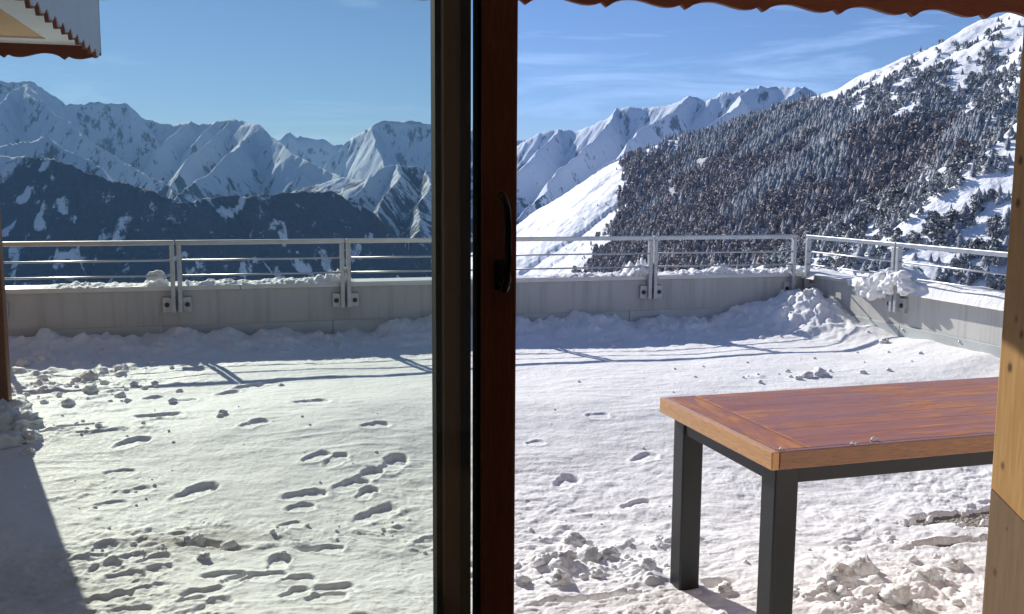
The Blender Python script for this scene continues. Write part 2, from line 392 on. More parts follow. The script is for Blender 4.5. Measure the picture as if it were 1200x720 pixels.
# outer skirt to the horizon
me = np_mesh('mountains', V, grid_faces(*X.shape))
def set_attr(me, name, a):
    at = me.attributes.new(name, 'FLOAT', 'POINT'); at.data.foreach_set('value', np.asarray(a, np.float32).ravel())
set_attr(me, 'wood', wood_m); set_attr(me, 'rock', rock)
n = N('snowy_mountain_ground')
nz = n.noise(.012, 9, .72, n.map((1, 1, .35))); nf = n.noise(.05, 6, .7)
nf2 = n.noise(.028, 8, .75, n.map((1, 1, .5)))
wd = n.ramp(n.math('ADD', n.attr('wood'), n.math('MULTIPLY', n.math('SUBTRACT', nf2, .5), 2.6)), [(.34, .12), (.60, 1)])
rk = n.ramp(n.math('ADD', n.attr('rock'), n.math('MULTIPLY', n.math('SUBTRACT', nz, .5), 1.3)), [(.42, 0), (.50, 1)])
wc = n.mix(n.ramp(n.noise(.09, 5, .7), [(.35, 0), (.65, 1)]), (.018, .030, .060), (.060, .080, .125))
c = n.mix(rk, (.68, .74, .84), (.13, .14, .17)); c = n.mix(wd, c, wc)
M['mount'] = n.fin(c, .85, .1, nor=n.bump(nz, .6, 14))
o = link('mountains', me, M['mount']); o['kind'] = 'structure'

rs_n = np.concatenate([np.geomspace(13, 120, 30)[:-1], np.geomspace(120, 520, 60)[:-1], np.linspace(520, 760, 110), np.linspace(764, 1300, 120), np.linspace(1305, 3000, 330)])
X, Y = polar(th, rs_n); Z = h_near(X, Y)
rr = np.hypot(X, Y)
Z = np.where(rr > 2850, Z-(rr-2850)*1.0, Z)
me = np_mesh('hillside', np.stack([X, Y, Z], -1).reshape(-1, 3), grid_faces(*X.shape))
PX, PY, PZ = project(np.stack([X, Y, Z], -1))
fcov = inpoly(PX+15*fbm(X/45, Y/45, 4, 75), PY+3, [(p[0]+(4 if p[0] < 760 else 0), p[1]+3) for p in FOREST]) & (rr > 900)
set_attr(me, 'undergrowth', fcov.astype(float)*.8)
n = N('hillside_snow')
nz = n.noise(.35, 6, .65); st = n.noise(.06, 6, .6)
c = n.mix(n.ramp(nz, [(.35, 0), (.65, 1)]), (.80, .82, .86), (.88, .90, .93))
tuft = n.ramp(n.noise(.22, 7, .75), [(.66, 0), (.74, .8)]); c = n.mix(tuft, c, (.28, .26, .22))
ug = n.math('MULTIPLY', n.attr('undergrowth'), n.ramp(n.noise(.3, 5, .7), [(.3, .5), (.6, 1)])); c = n.mix(ug, c, (.20, .19, .20))
M['hillsnow'] = n.fin(c, .7, .2, nor=n.bump(nz, .5, .8, n.bump(st, .6, 5)))
o = link('hillside', me, M['hillsnow']); o['kind'] = 'structure'

# valley floor sheet far below, out to the horizon
V = [(-14400, -3200, -1000), (14400, -3200, -1000), (14400, 15100, -1300), (-14400, 15100, -1300)]
o = link('valley_ground', np_mesh('valley_ground', V, [(0, 1, 2, 3)]), M['hillsnow']); o['kind'] = 'structure'

# ------------------------------------------------------------------ trees
def conifer(tiers, seg, seed, slim=.2, frost=0, base=.06):
    rg = np.random.default_rng(seed); Vv = []; Ff = []
    for i in range(tiers):
        f = i/tiers; z0 = base+(1-base)*f*.93; z1 = z0+(1-z0)*.62+.04; rr_ = slim*(1-f)**.85*(.85+.3*rg.random())+.012
        c0 = len(Vv); off = rg.random()*6; lean = (rg.random(2)-.5)*.02
        Vv.append((lean[0], lean[1], min(z1, 1.0)))
        for k in range(seg):
            a = off+2*math.pi*k/seg; q = rr_*((1.15 if k % 2 else .62)+.25*(rg.random()-.5)); Vv.append((math.cos(a)*q, math.sin(a)*q, z0-(.03 if k % 2 else -.02)))
        for k in range(seg): Ff.append((c0, c0+1+k, c0+1+(k+1) % seg))
    c0 = len(Vv)
    for k in range(4): Vv.append((math.cos(k*1.57)*.014, math.sin(k*1.57)*.014, 0))
    Vv.append((0, 0, .9))
    for k in range(4): Ff.append((c0+k, c0+(k+1) % 4, c0+4))
    return np.array(Vv), np.array(Ff)
def bush(nl, seed, wide=.42):
    rg = np.random.default_rng(seed); Vv = []; Ff = []
    for i in range(nl):
        z = rg.random()**.8; rad_ = wide*math.sqrt(max(0.02, 1-(z-.25)**2*1.7))*rg.random()**.5
        a = rg.random()*6.28; c = np.array([math.cos(a)*rad_, math.sin(a)*rad_, z*.9+.03]); s = .10+.09*rg.random()
        d = rg.normal(size=(3, 3)); d /= np.linalg.norm(d, axis=1)[:, None]; c0 = len(Vv)
        up = np.array([0, 0, s*.8])
        for q in d: Vv.append(c+q*s)
        Vv.append(c+up)
        Ff += [(c0, c0+1, c0+2), (c0, c0+1, c0+3), (c0+1, c0+2, c0+3)]
    return np.array(Vv), np.array(Ff)
def treemat(name, dark, frost, amount):
    n = N(name); geo = n.new('ShaderNodeNewGeometry'); sp = n.new('ShaderNodeSeparateXYZ'); n.l(geo.outputs['Normal'], sp.inputs[0])
    nz = n.noise(1.6, 4, .7); oi = n.new('ShaderNodeObjectInfo')
    f = n.math('ADD', n.math('MULTIPLY', n.math('ABSOLUTE', sp.outputs['Z']), .5), nz)
    c = n.mix(n.ramp(f, [(.72-amount*.3, 0), (1.0-amount*.3, .8)]), dark, frost)
    big = n.noise(.03, 4, .6, geo.outputs['Position']); c = n.mix(n.ramp(big, [(.35, .35), (.65, 0)]), c, tuple(x*.6 for x in dark))
    return n.fin(c, .9, .1)
M['spruce'] = treemat('frosted_spruce_needles', (.10, .112, .118), (.46, .49, .54), .64)
M['larch'] = treemat('frosted_larch_twigs', (.255, .21, .20), (.48, .45, .46), .52)
M['pine_tree'] = treemat('frosted_pine_needles', (.075, .082, .078), (.66, .68, .72), .66)
protos = {'spruce': [conifer(6+s%3, 8, s, .21+.03*(s%3)) for s in range(6)], 'larch': [bush(60, 20+s, .25) for s in range(3)]+[conifer(8, 6, 23+s, .2+.03*s) for s in range(3)],
          'pine': [bush(90, 40+s) for s in range(3)]+[conifer(6, 8, 50+s, .33) for s in range(3)]}
UPPER = [(960,116),(1000,98),(1040,80),(1112,44),(1200,14),(1220,14),(1220,165),(1110,162),(1050,158),(1000,146),(960,130)]
def sample(n, x0, x1, r0_, r1_):
    px = RNG.uniform(x0, x1, n); rr_ = np.sqrt(RNG.uniform(r0_**2, r1_**2, n))
    t = np.arctan((px-600)/FPX)+YAW; return np.sin(t)*rr_, np.cos(t)*rr_
items = []   # (kind, x, y, z, height, range)
def accept(x, y, z, kind, h):
    rr_ = np.hypot(x, y)
    for a in zip(kind, x, y, z, h, rr_): items.append(a)
# dense forest and open upper slope on the hill
x, y = sample(75000, 660, 1240, 650, 2150); z = h_near(x, y)
h1 = tents(*warp(x, y, 14, 260, 23), HILL, 31, .8, 25); onhill = h1 > -1e8
px, py, pz = project(np.stack([x, y, z], -1))
jx = 15*fbm(x/45, y/45, 4, 75)+RNG.normal(0, 4, len(x)); inf = inpoly(px+jx, py+3+.5*jx, FOREST); inu = inpoly(px, py, UPPER)
clear = (inpoly(px+jx*.4, py, [(812,186),(838,187),(834,196),(814,196)]) | inpoly(px+jx*.4, py, [(777,212),(786,210),(798,234),(788,238)]))
spotty = fbm(x/45, y/45, 3, 71)
edge = fbm(x/60, y/60, 3, 72)
dens_u = sst(-.42, .36, spotty+(py-96-(1180-px)*.06)/85.)*.80*sst(0, 22, py-(14+(1190-px)*.44))+.02
keep = (inf & ~clear & (RNG.random(len(x)) < (.80+.15*edge))) | (inu & ~inf & (RNG.random(len(x)) < dens_u))
thin = (inpoly(px, py, [(600,340),(600,290),(725,220),(745,240),(700,345)]) & ~inf) & (RNG.random(len(x)) < .012)
keep |= thin
lar_zone = sst(-.15, .2, fbm(x/160, y/160, 3, 73)+(py-175-(px-700)*.02)/120.+ .35*sst(60, 0, np.abs(px-715)))
sel = np.where(keep)[0]; print('forest candidates', len(sel))
if len(sel) > 19000: sel = RNG.choice(sel, 19000, replace=False)
kd = np.where(RNG.random(len(sel)) < lar_zone[sel]*.85, 'larch', 'spruce')
up = inu[sel] & ~inf[sel]; kd[up & (RNG.random(len(sel)) < .6)] = 'pine'
hh = np.where(up, RNG.uniform(5, 11, len(sel)), 8+11*RNG.random(len(sel))**1.3+3*spotty[sel])
hh = np.where(thin[sel], RNG.uniform(3, 7, len(sel)), hh)
accept(x[sel], y[sel], z[sel], kd, hh)
# nearer snow slope at the right: scattered frosted pines, denser low down
x, y = sample(30000, 900, 1260, 300, 1000); z = h_near(x, y)
hN = tents(*warp(x, y, 5, 90, 27), NEAR, 33, .4, 8); px, py, pz = project(np.stack([x, y, z], -1))
ok = (np.abs(z-hN) < 4)
cl = fbm(x/16, y/16, 3, 74)
crest = (178+(1185-px)*.53)
dn = sst(-.15, .45, cl+(py-crest-50)/95.)*.30+.025
dn = np.where(py-crest < 9, .22, dn)
dn = np.where(px < 1060, dn+.15, dn)
sel = np.where(ok & (RNG.random(len(x)) < dn))[0]; print('near', len(sel))
accept(x[sel], y[sel], z[sel], np.where(RNG.random(len(sel)) < .75, 'pine', 'spruce'), RNG.uniform(2.4, 6.5, len(sel))*np.where(RNG.random(len(sel)) < .15, 1.4, 1))
items.sort(key=lambda a: a[5])
sx = np.array([[a[1], a[2], a[3]] for a in items]); ppx, ppy, _ = project(sx)
indiv = []; rest = []
for i, a in enumerate(items):
    size = a[4]/a[5]*FPX
    vis = (620 < ppx[i] < 1172) and (10 < ppy[i] < 326)
    (indiv if (vis and size > 4.5) else rest).append((size, a))
CAPS = {'spruce': 290, 'larch': 290, 'pine': 290}
order = sorted(indiv, key=lambda q: -q[0]); cnt = dict.fromkeys(CAPS, 0); ind2 = []
for q in order:
    k = q[1][0]
    if cnt[k] < CAPS[k]: cnt[k] += 1; ind2.append(q)
    else: rest.append(q)
print('individual', cnt, 'rest', len(rest))
LAB = {'spruce': ('frosted narrow dark spruce standing on the wooded snow slope beyond the terrace', 'spruce tree', 'narrow dark spruces on the snow slope'),
       'larch': ('frosted grey brown larch in the dense wood on the hillside beyond the railing', 'larch tree', 'grey brown larches in the hillside wood'),
       'pine': ('low bushy snow dusted pine scattered on the open white slope behind the railing', 'pine tree', 'bushy snow dusted pines on the open slope')}
MN = {'spruce': M['spruce'], 'larch': M['larch'], 'pine': M['pine_tree']}
pm = {}
for k, L in protos.items():
    for i, (v, f) in enumerate(L):
        mm = np_mesh(k+'_tree', v, f, False); mm.materials.append(MN[k]); pm[(k, i)] = mm
for sz, (k, x_, y_, z_, h_, r_) in ind2:
    o = bpy.data.objects.new(k+'_tree', pm[(k, random.randrange(6))]); COL.objects.link(o)
    w = h_*random.uniform(.85, 1.25)*(1.15 if k == 'pine' else 1)
    o.location = (x_, y_, z_-.3); o.scale = (w, w, h_); o.rotation_euler = (0, 0, random.uniform(0, 6.28))
    tag(o, LAB[k][0], LAB[k][1], LAB[k][2])
for k in protos:
    Vs = []; Fs = []; nv = 0
    for sz, (kk, x_, y_, z_, h_, r_) in rest:
        if kk != k: continue
        v, f = protos[k][random.randrange(6)]; a = random.uniform(0, 6.28); w = h_*random.uniform(.85, 1.25)
        c, s = math.cos(a), math.sin(a)
        Vs.append(np.stack([(v[:, 0]*c-v[:, 1]*s)*w+x_, (v[:, 0]*s+v[:, 1]*c)*w+y_, v[:, 2]*h_+z_-.3], -1)); Fs.append(f+nv); nv += len(v)
    if Vs:
        o = link(k+'_forest', np_mesh(k+'_forest', np.concatenate(Vs), np.concatenate(Fs), False), MN[k])
        tag(o, {'spruce': 'dark frosted spruce wood covering the far hillside', 'larch': 'grey brown frosted larch wood on the lower hillside', 'pine': 'distant bushy pines dotted over the high snow slope'}[k], 'forest', None, 'stuff')
# ------------------------------------------------------------------ snow on the terrace
def gp(px, py, z=.16): p = hit_z(px, py, z); return p[0], p[1]
PRINTS = [ # picture x, y of each foot mark, turn in degrees, length m, depth m
 (187,506,4,.36,.05),(298,515,8,.26,.04),(156,534,6,.30,.05),(228,575,-6,.36,.06),(356,573,-14,.30,.05),(352,584,-4,.18,.04),
 (371,541,6,.24,.04),(394,543,-8,.24,.03),(462,543,-16,.34,.06),(433,553,-24,.26,.05),(411,562,-18,.28,.05),(430,569,-10,.20,.05),(440,514,8,.24,.04),
 (366,493,10,.30,.035),(267,478,8,.24,.05),(292,470,10,.30,.05),(316,466,6,.26,.03),(180,484,4,.18,.05),(218,487,0,.2,.03),
 (98,639,-4,.30,.035),(148,638,0,.30,.035),(180,637,6,.26,.035),(120,647,-10,.28,.03),(143,656,-14,.3,.03),(180,649,-6,.28,.03),(177,668,-4,.28,.03),
 (128,678,-14,.34,.04),(152,692,-8,.3,.03),(260,652,-8,.30,.045),(275,657,-12,.26,.04),(308,653,-22,.32,.045),(325,638,-20,.28,.04),(350,655,-16,.26,.04),(345,670,-8,.22,.035),
 (392,662,-24,.30,.045),(383,672,-12,.28,.04),(240,672,-24,.30,.035),(248,687,-22,.32,.04),(240,706,-10,.28,.03),(225,680,-30,.2,.03),(122,715,-20,.3,.035),(475,700,-6,.30,.035),
 (166,708,-10,.28,.03),(120,628,0,.22,.03),(75,666,-6,.22,.035),(440,587,-30,.34,.05),(384,620,-6,.24,.04),(130,588,5,.2,.02),(160,575,8,.2,.025),(140,560,4,.2,.02),
 (664,551,0,.26,.055),(755,530,-18,.26,.04),(748,569,-10,.24,.04),(628,522,0,.14,.02),(700,500,4,.2,.02),(90,700,-12,.28,.03),(62,640,-6,.26,.03),
 (840,655,4,.24,.05),(420,700,-14,.26,.02),(500,610,-8,.26,.02),(340,600,10,.2,.02)]
DIPS = [(232,618,.17,.08,.07),(262,621,.13,.06,.05),(334,618,.10,.06,.03),(60,522,.30,.035,.05),(100,517,.22,.03,.05),(845,652,.14,.06,.06)]
BARE = [(1128,598,.30,.07,.16),(1113,628,.20,.045,.14),(1160,606,.16,.05,.12),(700,692,.20,.03,.035)]
ROUGH = [(655,628,.42,.20,1.0),(720,615,.45,.16,.9),(740,640,.3,.12,.8),(690,600,.5,.12,.5),(1000,655,.40,.18,1.0),(1050,668,.40,.16,.9),(1110,640,.35,.10,.6),(850,710,.30,.2,1.0),(960,620,.6,.3,.5),(1090,575,.7,.25,.4),
 (40,470,.8,.9,.8),(75,520,.6,.3,.5),(230,610,.5,.14,.35),(330,612,.6,.12,.4),(430,600,.5,.2,.35),(110,590,.35,.5,.25),(620,640,.25,.2,.6),(975,382,.5,.35,.9),(1040,392,.5,.2,.7),(930,458,.35,.12,.5),(150,470,.5,.3,.35),(780,705,.3,.2,.9)]
def h_snow(X, Y):
    wx = X+.10*fbm(X*1.3, Y*1.3, 3, 201); wy = Y+.10*fbm(X*1.3+9, Y*1.3, 3, 202)
    h = .025+.25*sst(3.9, 6.2, wy)+.05*sst(1.2, -.2, wx)*sst(6, 4, wy)
    h = h+.022*fbm(X/1.6, Y/1.2, 2, 203)+.0035*fbm(X/.36, Y/.22, 3, 204)+.0016*fbm(X/.09, Y/.06, 3, 205)+.0008*fbm(X/.025, Y/.02, 2, 219)
    # wind crust: small terraces elongated across the slope
    rd = 1-np.abs(perlin(X/.55+.4*perlin(X, Y, 221), Y/.13, 206)); h = h+.0022*sst(.70, .99, rd)*(.3+sst(-.2, .4, perlin(X/1.1, Y/1.1, 207)))
    # drift against the two parapets
    dw = YW-Y; dr = XR-X
    wallh = .12+.13*fbm(X/1.0, 0*X+.3, 3, 208)+.05*fbm(X/.22, Y/.3, 3, 209)
    h = h+wallh*sst(.95, .06, dw)
    h = h+(.09+.03*fbm(Y/.5, 0*Y, 2, 210))*sst(.7, .02, dr)*sst(3.0, 5.0, Y)
    h = h+.20*np.exp(-((X-5.35)/.42)**2-((Y-8.15)/.55)**2)*(.8+.5*billow(X/.2, Y/.2, 2, 211))
    rough = np.zeros_like(X)
    for px, py, a, b, k in ROUGH:
        cx, cy = gp(px, py); rough = np.maximum(rough, k*np.exp(-(((X-cx)/a)**2+((Y-cy)/b)**2)))
    h = h+.013*sst(.2, .7, wx)*sst(5.6, 4.4, wy)*np.clip(billow(wx/.26, wy/.2, 4, 260)-.25, 0, 1)+.005*sst(5.2, 4.2, wy)*np.clip(billow(wx/.15, wy/.11, 3, 261)-.3, 0, 1)
    bl = billow(wx/.19, wy/.16, 3, 212); ch = np.clip(bl-.30, 0, .6)**1.2
    rough = rough*(.25+.75*sst(-.15, .35, perlin(X/.38, Y/.27, 250)))
    h = h+rough*(.085*ch+.020*perlin(X/.22, Y/.14, 213)+.006*np.abs(perlin(X/.035, Y/.03, 220)))
    h = h+.10*ch*sst(1.5, .1, dw)*.6
    tr = sst(.1, -.3, perlin(X/.9, Y/.9, 214))*sst(4.9, 4.3, Y); h = h+.011*tr*(billow(X/.12, Y/.09, 3, 215)-.3)
    for px, py, rot, ln, dep in PRINTS:
        cx, cy = gp(px, py); a = rad(24-rot*.9+(26 if py < 600 else 48)*math.sin(px*7.3+py)); c, s_ = math.cos(a), math.sin(a)
        m = (np.abs(X-cx) < .4) & (np.abs(Y-cy) < .4)
        if not m.any(): continue
        ln = ln*(.78 if py < 600 else .60)
        u = (X[m]-cx)*c+(Y[m]-cy)*s_; v = -(X[m]-cx)*s_+(Y[m]-cy)*c
        u = u+.010*perlin(X[m]/.05, Y[m]/.05, 216); v = v+.010*perlin(X[m]/.05+5, Y[m]/.05, 217)
        L = ln/2; wd = .054*(ln/.20)**.5*(1+.16*(u/L)-.10*np.exp(-((u+.15*L)/(.25*L))**2))
        wd = np.maximum(wd, .025)
        q = ((np.abs(u)/L)**2.6+(np.abs(v)/wd)**2.2)**(1/2.4)
        far = np.clip(.62+.42*(Y[m]-cy)/.06, .12, 1.1)
        tread = 0; far = far*(.8 if py < 600 else .75)
        h[m] = h[m]-(dep*.46*far*(1+.3*perlin(X[m]/.04, Y[m]/.04, 218))+tread)*sst(1.08, .84, q)+.0028*np.exp(-((q-1.2)/.18)**2)
    for px, py, a, b, dep in DIPS:
        cx, cy = gp(px, py); q = np.hypot((wx-cx-.02)/(a*.65), (wy-cy)/(b*.7)); h = h-dep*.9*sst(1.15, .1, q)*(.8+.5*perlin(X/.06, Y/.05, 251))
    for px, py, a, b, dep in BARE:
        cx, cy = gp(px, py, .06); q = np.hypot((X-cx)/a, (Y-cy)/b)+.5*fbm(X/.07, Y/.05, 3, 230); h = h-dep*sst(1.25, .7, q)
    return h
ths = np.concatenate([np.linspace(rad(-62), rad(-31), 60)[:-1], np.linspace(rad(-31), rad(31), 1500), np.linspace(rad(31), rad(62), 40)[1:]])
pys = np.concatenate([np.linspace(372, 455, 190), np.linspace(455.4, 560, 230), np.linspace(560.5, 740, 330), np.geomspace(745, 1350, 60)])
rr_ = np.array([math.hypot(*gp(600, p, .10)) for p in pys])
T, Rr = np.meshgrid(ths+YAW, rr_); X = np.sin(T)*Rr; Y = np.cos(T)*Rr
X = np.clip(X, -7.5, XR+.02); Y = np.clip(Y, 1.72, YW+.02)
Z = h_snow(X, Y)
me = np_mesh('snow_cover', np.stack([X, Y, Z], -1).reshape(-1, 3), grid_faces(*X.shape))
dirt = .06+.12*sst(.1, .6, fbm(X/.5, Y/.4, 3, 240))
for px, py, a, b, k in [(700,690,.6,.3,.55),(620,700,.5,.3,.4),(780,660,.4,.15,.45),(640,700,.5,.2,.4),(70,478,.35,.12,.45),(232,617,.35,.09,1.0),(265,622,.25,.06,.6),(900,640,.8,.3,.25),(1128,600,.5,.14,.5),(1110,630,.4,.12,.5),(20,680,.6,.5,.6),(1000,600,.9,.3,.22)]:
    cx, cy = gp(px, py); dirt = np.maximum(dirt, k*np.exp(-(((X-cx)/a)**2+((Y-cy)/b)**2)))
set_attr(me, 'dirt', dirt)
o = link('snow_cover', me, M['snow']); o['kind'] = 'structure'
MB().box((-8, 1.66, -14), (XR+.30, YW+.26, -.30)).box((-8, 1.66, -.30), (XR+.30, YW+.26, 0)).build('terrace_floor', M['gravel'])['kind'] = 'structure'

# loose lumps and crumbs of broken snow
def ico(sub, seed, amp=.25):
    bm = bmesh.new(); bmesh.ops.create_icosphere(bm, subdivisions=sub, radius=1)
    V_ = np.array([v.co[:] for v in bm.verts]); F_ = np.array([[v.index for v in f.verts] for f in bm.faces]); bm.free()
    k = 1.7; d = 1+amp*(fbm(V_[:, 0]*k+seed*3.1, V_[:, 1]*k+V_[:, 2]*2.3*k, 5, 300+seed, .62)) ; return V_*d[:, None]*np.array([1, .85, .7]), F_
CH1 = [ico(1, i, .5) for i in range(8)]; CH3 = [ico(3, i, .55) for i in range(10)]
def scatter_lumps(name, pts, mat, protos_):
    Vs = []; Fs = []; nv = 0
    for x_, y_, z_, r_ in pts:
        v, f = protos_[random.randrange(len(protos_))]; q = Matrix.Rotation(random.uniform(0, 6.28), 3, 'Z') @ Matrix.Rotation(random.uniform(-.6, .6), 3, 'X')
        v = v @ np.array(q).T; Vs.append(v*r_+np.array([x_, y_, z_])); Fs.append(f+nv); nv += len(v)
    return link(name, np_mesh(name, np.concatenate(Vs), np.concatenate(Fs), True), mat)
pts = []
for px, py, a, b, n_, r1 in [(40,480,.9,1.0,170,.035),(75,520,.6,.3,60,.03),(60,440,1.2,.5,70,.04),(235,622,.35,.07,40,.028),(250,612,.6,.2,50,.012),(660,630,.45,.22,120,.022),(730,620,.45,.18,120,.022),(700,590,.7,.2,60,.014),
  (1000,660,.5,.2,110,.024),(1060,660,.5,.2,70,.02),(790,708,.3,.12,60,.028),(850,712,.25,.12,60,.028),(960,610,.8,.3,90,.016),(1110,600,.6,.2,60,.016),(985,375,.45,.35,120,.045),(1060,392,.5,.12,80,.03),(930,455,.5,.15,50,.02),
  (430,600,.6,.25,50,.012),(120,580,.6,.7,90,.014),(120,470,.4,.4,40,.03),(400,420,3.5,.3,120,.02),(800,415,2.0,.3,60,.025),(1050,415,.8,.5,40,.016),(300,520,2.2,1.0,70,.010),(700,480,1.5,.8,40,.012),(960,440,1.2,.4,50,.016)]:
    cx, cy = gp(px, py)
    for i in range(int(n_*(.38 if py > 560 else .55))):
        x_ = cx+random.gauss(0, .5)*a; y_ = cy+random.gauss(0, .5)*b; r_ = r1*(.12+1.3*random.random()**3)
        if x_ < XR-.02 and y_ < YW-.02: pts.append((x_, y_, r_))
A = np.array(pts); zz = h_snow(A[:, 0].copy(), A[:, 1].copy())
small = [(p[0], p[1], z_+p[2]*.15, p[2]) for p, z_ in zip(pts, zz)]
tag(scatter_lumps('snow_crumbs', small, M['clod'], CH1), 'loose crumbs of broken snow scattered over the terrace snow', 'snow', None, 'stuff')
big = [(225,618,.07),(262,505,.05),(258,508,.035),(178,444,.05),(104,462,.10),(106,478,.08),(28,448,.10),(16,510,.16),(30,520,.15),(4,522,.18),(38,535,.09),(24,500,.11),(34,545,.05),(218,630,.05),(238,634,.045),(10,538,.14),(190,433,.07),(330,470,.03),
  (656,648,.08),(640,640,.06),(690,622,.09),(712,618,.07),(735,622,.07),(672,606,.08),(760,632,.06),(748,612,.05),(700,640,.045),(665,628,.07),(622,618,.035),(612,648,.06),(776,690,.07),(800,708,.09),(845,700,.09),(870,715,.08),(760,700,.05),
  (985,652,.11),(1010,640,.11),(1030,650,.10),(1052,672,.09),(1075,680,.05),(985,672,.07),(1090,648,.07),(1118,632,.08),(1140,634,.08),(1100,622,.03),(965,662,.05),(945,458,.08),(960,456,.09),(935,461,.05),(1010,455,.04),(1040,453,.03),(850,660,.05),
  (965,368,.14),(985,380,.12),(955,392,.12),(1000,372,.13),(1010,385,.10),(945,400,.10),(990,355,.12),(972,352,.10),(1040,392,.07),(1055,395,.06),(1035,396,.06),(1070,393,.05),(1035,425,.06),(890,466,.03),(790,452,.02),(505,430,.03)]
big = [q for i_, q in enumerate(big) if not (q[1] > 590 and i_ % 3 == 1)]
P = np.array([gp(a, b) for a, b, c in big]); P[:, 0] = np.minimum(P[:, 0], XR-.03); P[:, 1] = np.minimum(P[:, 1], YW-.03); zz = h_snow(P[:, 0].copy(), P[:, 1].copy())
lumps = [(p[0], p[1], z_+c*.12, c*.62) for p, z_, (a, b, c) in zip(P, zz, big)]
tag(scatter_lumps('snow_clods', lumps, M['clod'], CH3), 'bigger clods of broken snow in heaps on the terrace', 'snow', None, 'stuff')

# ------------------------------------------------------------------ parapets
WT = .26
pw = empty('parapet_wall', (0, YW, 0))
tag(pw, 'long low parapet wall in shade running across the far side of the terrace', 'wall')
MB().box((-8, 0, -.3), (XR+.02, WT, .760)).build('wall', M['parapet'], pw, .006)
b = MB(); x = -8
while x < XR-.03:
    b.box((x+.002, -.022, .7605), (min(x+2.0, XR-.03)-.002, WT+.02, .803)); x += 2.0
b.build('coping', M['lead'], pw, .004)
b = MB(); x = -7.9
while x < XR-.02:
    b.box((x+.003, -.014, .02), (min(x+1.45, XR-.016)-.003, -.001, .455)); x += 1.45
b.build('flashing', M['flash'], pw, .002)
pr = empty('parapet_wall', (XR, YW, 0))
tag(pr, 'sunlit side parapet wall on the right carrying a big heap of snow', 'wall')
MB().box((.0, -7.0, -.3), (WT, WT, .759)).build('wall', M['parapet'], pr, .006)
b = MB(); y = WT+.015
while y > -7:
    b.box((-.022, max(y-2.0, -7)+.002, .7600), (WT+.02, y-.002, .8035)); y -= 2.0
b.build('coping', M['lead'], pr, .004)
b = MB(); y = -.02
ys_ = []
while y > -7:
    b.box((-.014, max(y-1.5, -7)+.004, .02), (-.001, y-.004, .455)); ys_.append(y); y -= 1.5
fl = b.build('flashing', M['flash'], pr, .002)
for y in ys_[:5]:
    for dy in (-.05, -.75, -1.45):
        MB().tube((-.024, y+dy, .425), (-.012, y+dy, .425), .009, 10).build('screw', M['galv'], fl, smooth=True)

# ------------------------------------------------------------------ railings
RZ = [1.174, 1.026, .893]
def rail_panel(name, L, label, loc, rz, firstbr=True, lastbr=True, side=1):
    t = empty(name, loc, rz)
    tag(t, label, 'railing', 'railing panels along the parapets')
    MB().box((0, -.021, 1.157), (L, .021, 1.197)).build('top_rail', M['alu'], t, .005)
    for z in RZ[1:]: MB().tube((.02, 0, z), (L-.02, 0, z), .008, 10).build('cross_bar', M['alu'], t, smooth=True)
    for i, xx in enumerate((.0225, L-.0225)):
        p = MB().box((xx-.0175, -.024, .575), (xx+.0175, .024, 1.156)).build('post', M['galv'], t, .003)
        if (i == 0 and not firstbr) or (i == 1 and not lastbr): continue
        s = 1 if i == 0 else -1; cx = xx+s*.053
        br = MB().box((cx-.036, .012, .575), (cx+.036, .0535, .705)).build('bracket', M['galv'], p, .003)
        MB().tube((cx+s*.002, .0118, .640), (cx+s*.002, .004, .640), .021, 18).build('bolt', M['bolt'], br, smooth=False)
    return t
xs = [hit_y(p, 300, YW-.055)[0] for p in (205.5, 404.5, 586, 765, 933)]
sp0 = xs[1]-xs[0]
fr = [xs[0]-sp0*2, xs[0]-sp0]+xs
FL = ['railing panel at the left end of the far parapet by the timber partition', 'leftmost full railing panel on the far parapet', 'far railing panel left of the dark window stile', 'far railing panel passing behind the brown door stiles',
      'far railing panel in front of the long white ski slope', 'last far railing panel before the corner in front of the dark wood']
for i in range(len(fr)-1):
    rail_panel('railing_panel', fr[i+1]-fr[i]-.012, FL[i], (fr[i]+.006, YW-.055, 0), 0, lastbr=True)
RL = ['side railing panel between the corner and the snow heap on the right', 'side railing panel right of the snow heap disappearing behind the pine post', 'nearest side railing panel on the right parapet hidden by the pine post']
ycur = YW-.075
yp = [ycur, hit_x(1051, 300, XR-.055)[1]]; yp += [yp[1]-1.5, yp[1]-3.0]
for i in range(3):
    rail_panel('railing_panel', yp[i]-yp[i+1]-.012, RL[i], (XR-.055, yp[i]-.006, 0), rad(-90))

# snow lying on the copings
def coping_snow(name, ctrl, tovec, L0, L1, seed, label, over=.0):
    ss = np.arange(L0, L1, .008); ww = np.linspace(-.03-over, WT+.0, 26)
    S, W = np.meshgrid(ss, ww, indexing='ij')
    hh = np.interp(S, [c[0] for c in ctrl], [c[1] for c in ctrl])
    rag = (.80+.22*fbm(S/.30, W/.2, 3, seed)) if over else .45+.75*np.clip(.5+fbm(S/.06, W/.08, 3, seed), 0, 1.3)
    edge = sst(-.03-over, .05+(.03*perlin(S/.35, 0*S, seed+3) if over else .05*perlin(S/.1, 0*S, seed+3)), W+(.004 if over else .012)*fbm(S/.03, W/.03, 2, seed+5))*sst(WT, WT-.05, W)
    hz = hh*rag*edge**.6-.006-.02*(hh < .004)
    if over: hz = hz - sst(-.024, -.03-over, W)*.05*(hh > .03)
    co = tovec(S, W, .8035+hz)
    return tag(link(name, np_mesh(name, np.stack(co, -1).reshape(-1, 3), grid_faces(*S.shape)), M['clod']), label, 'snow', None, 'stuff')
cx = lambda p: hit_y(p, 328, YW)[0]
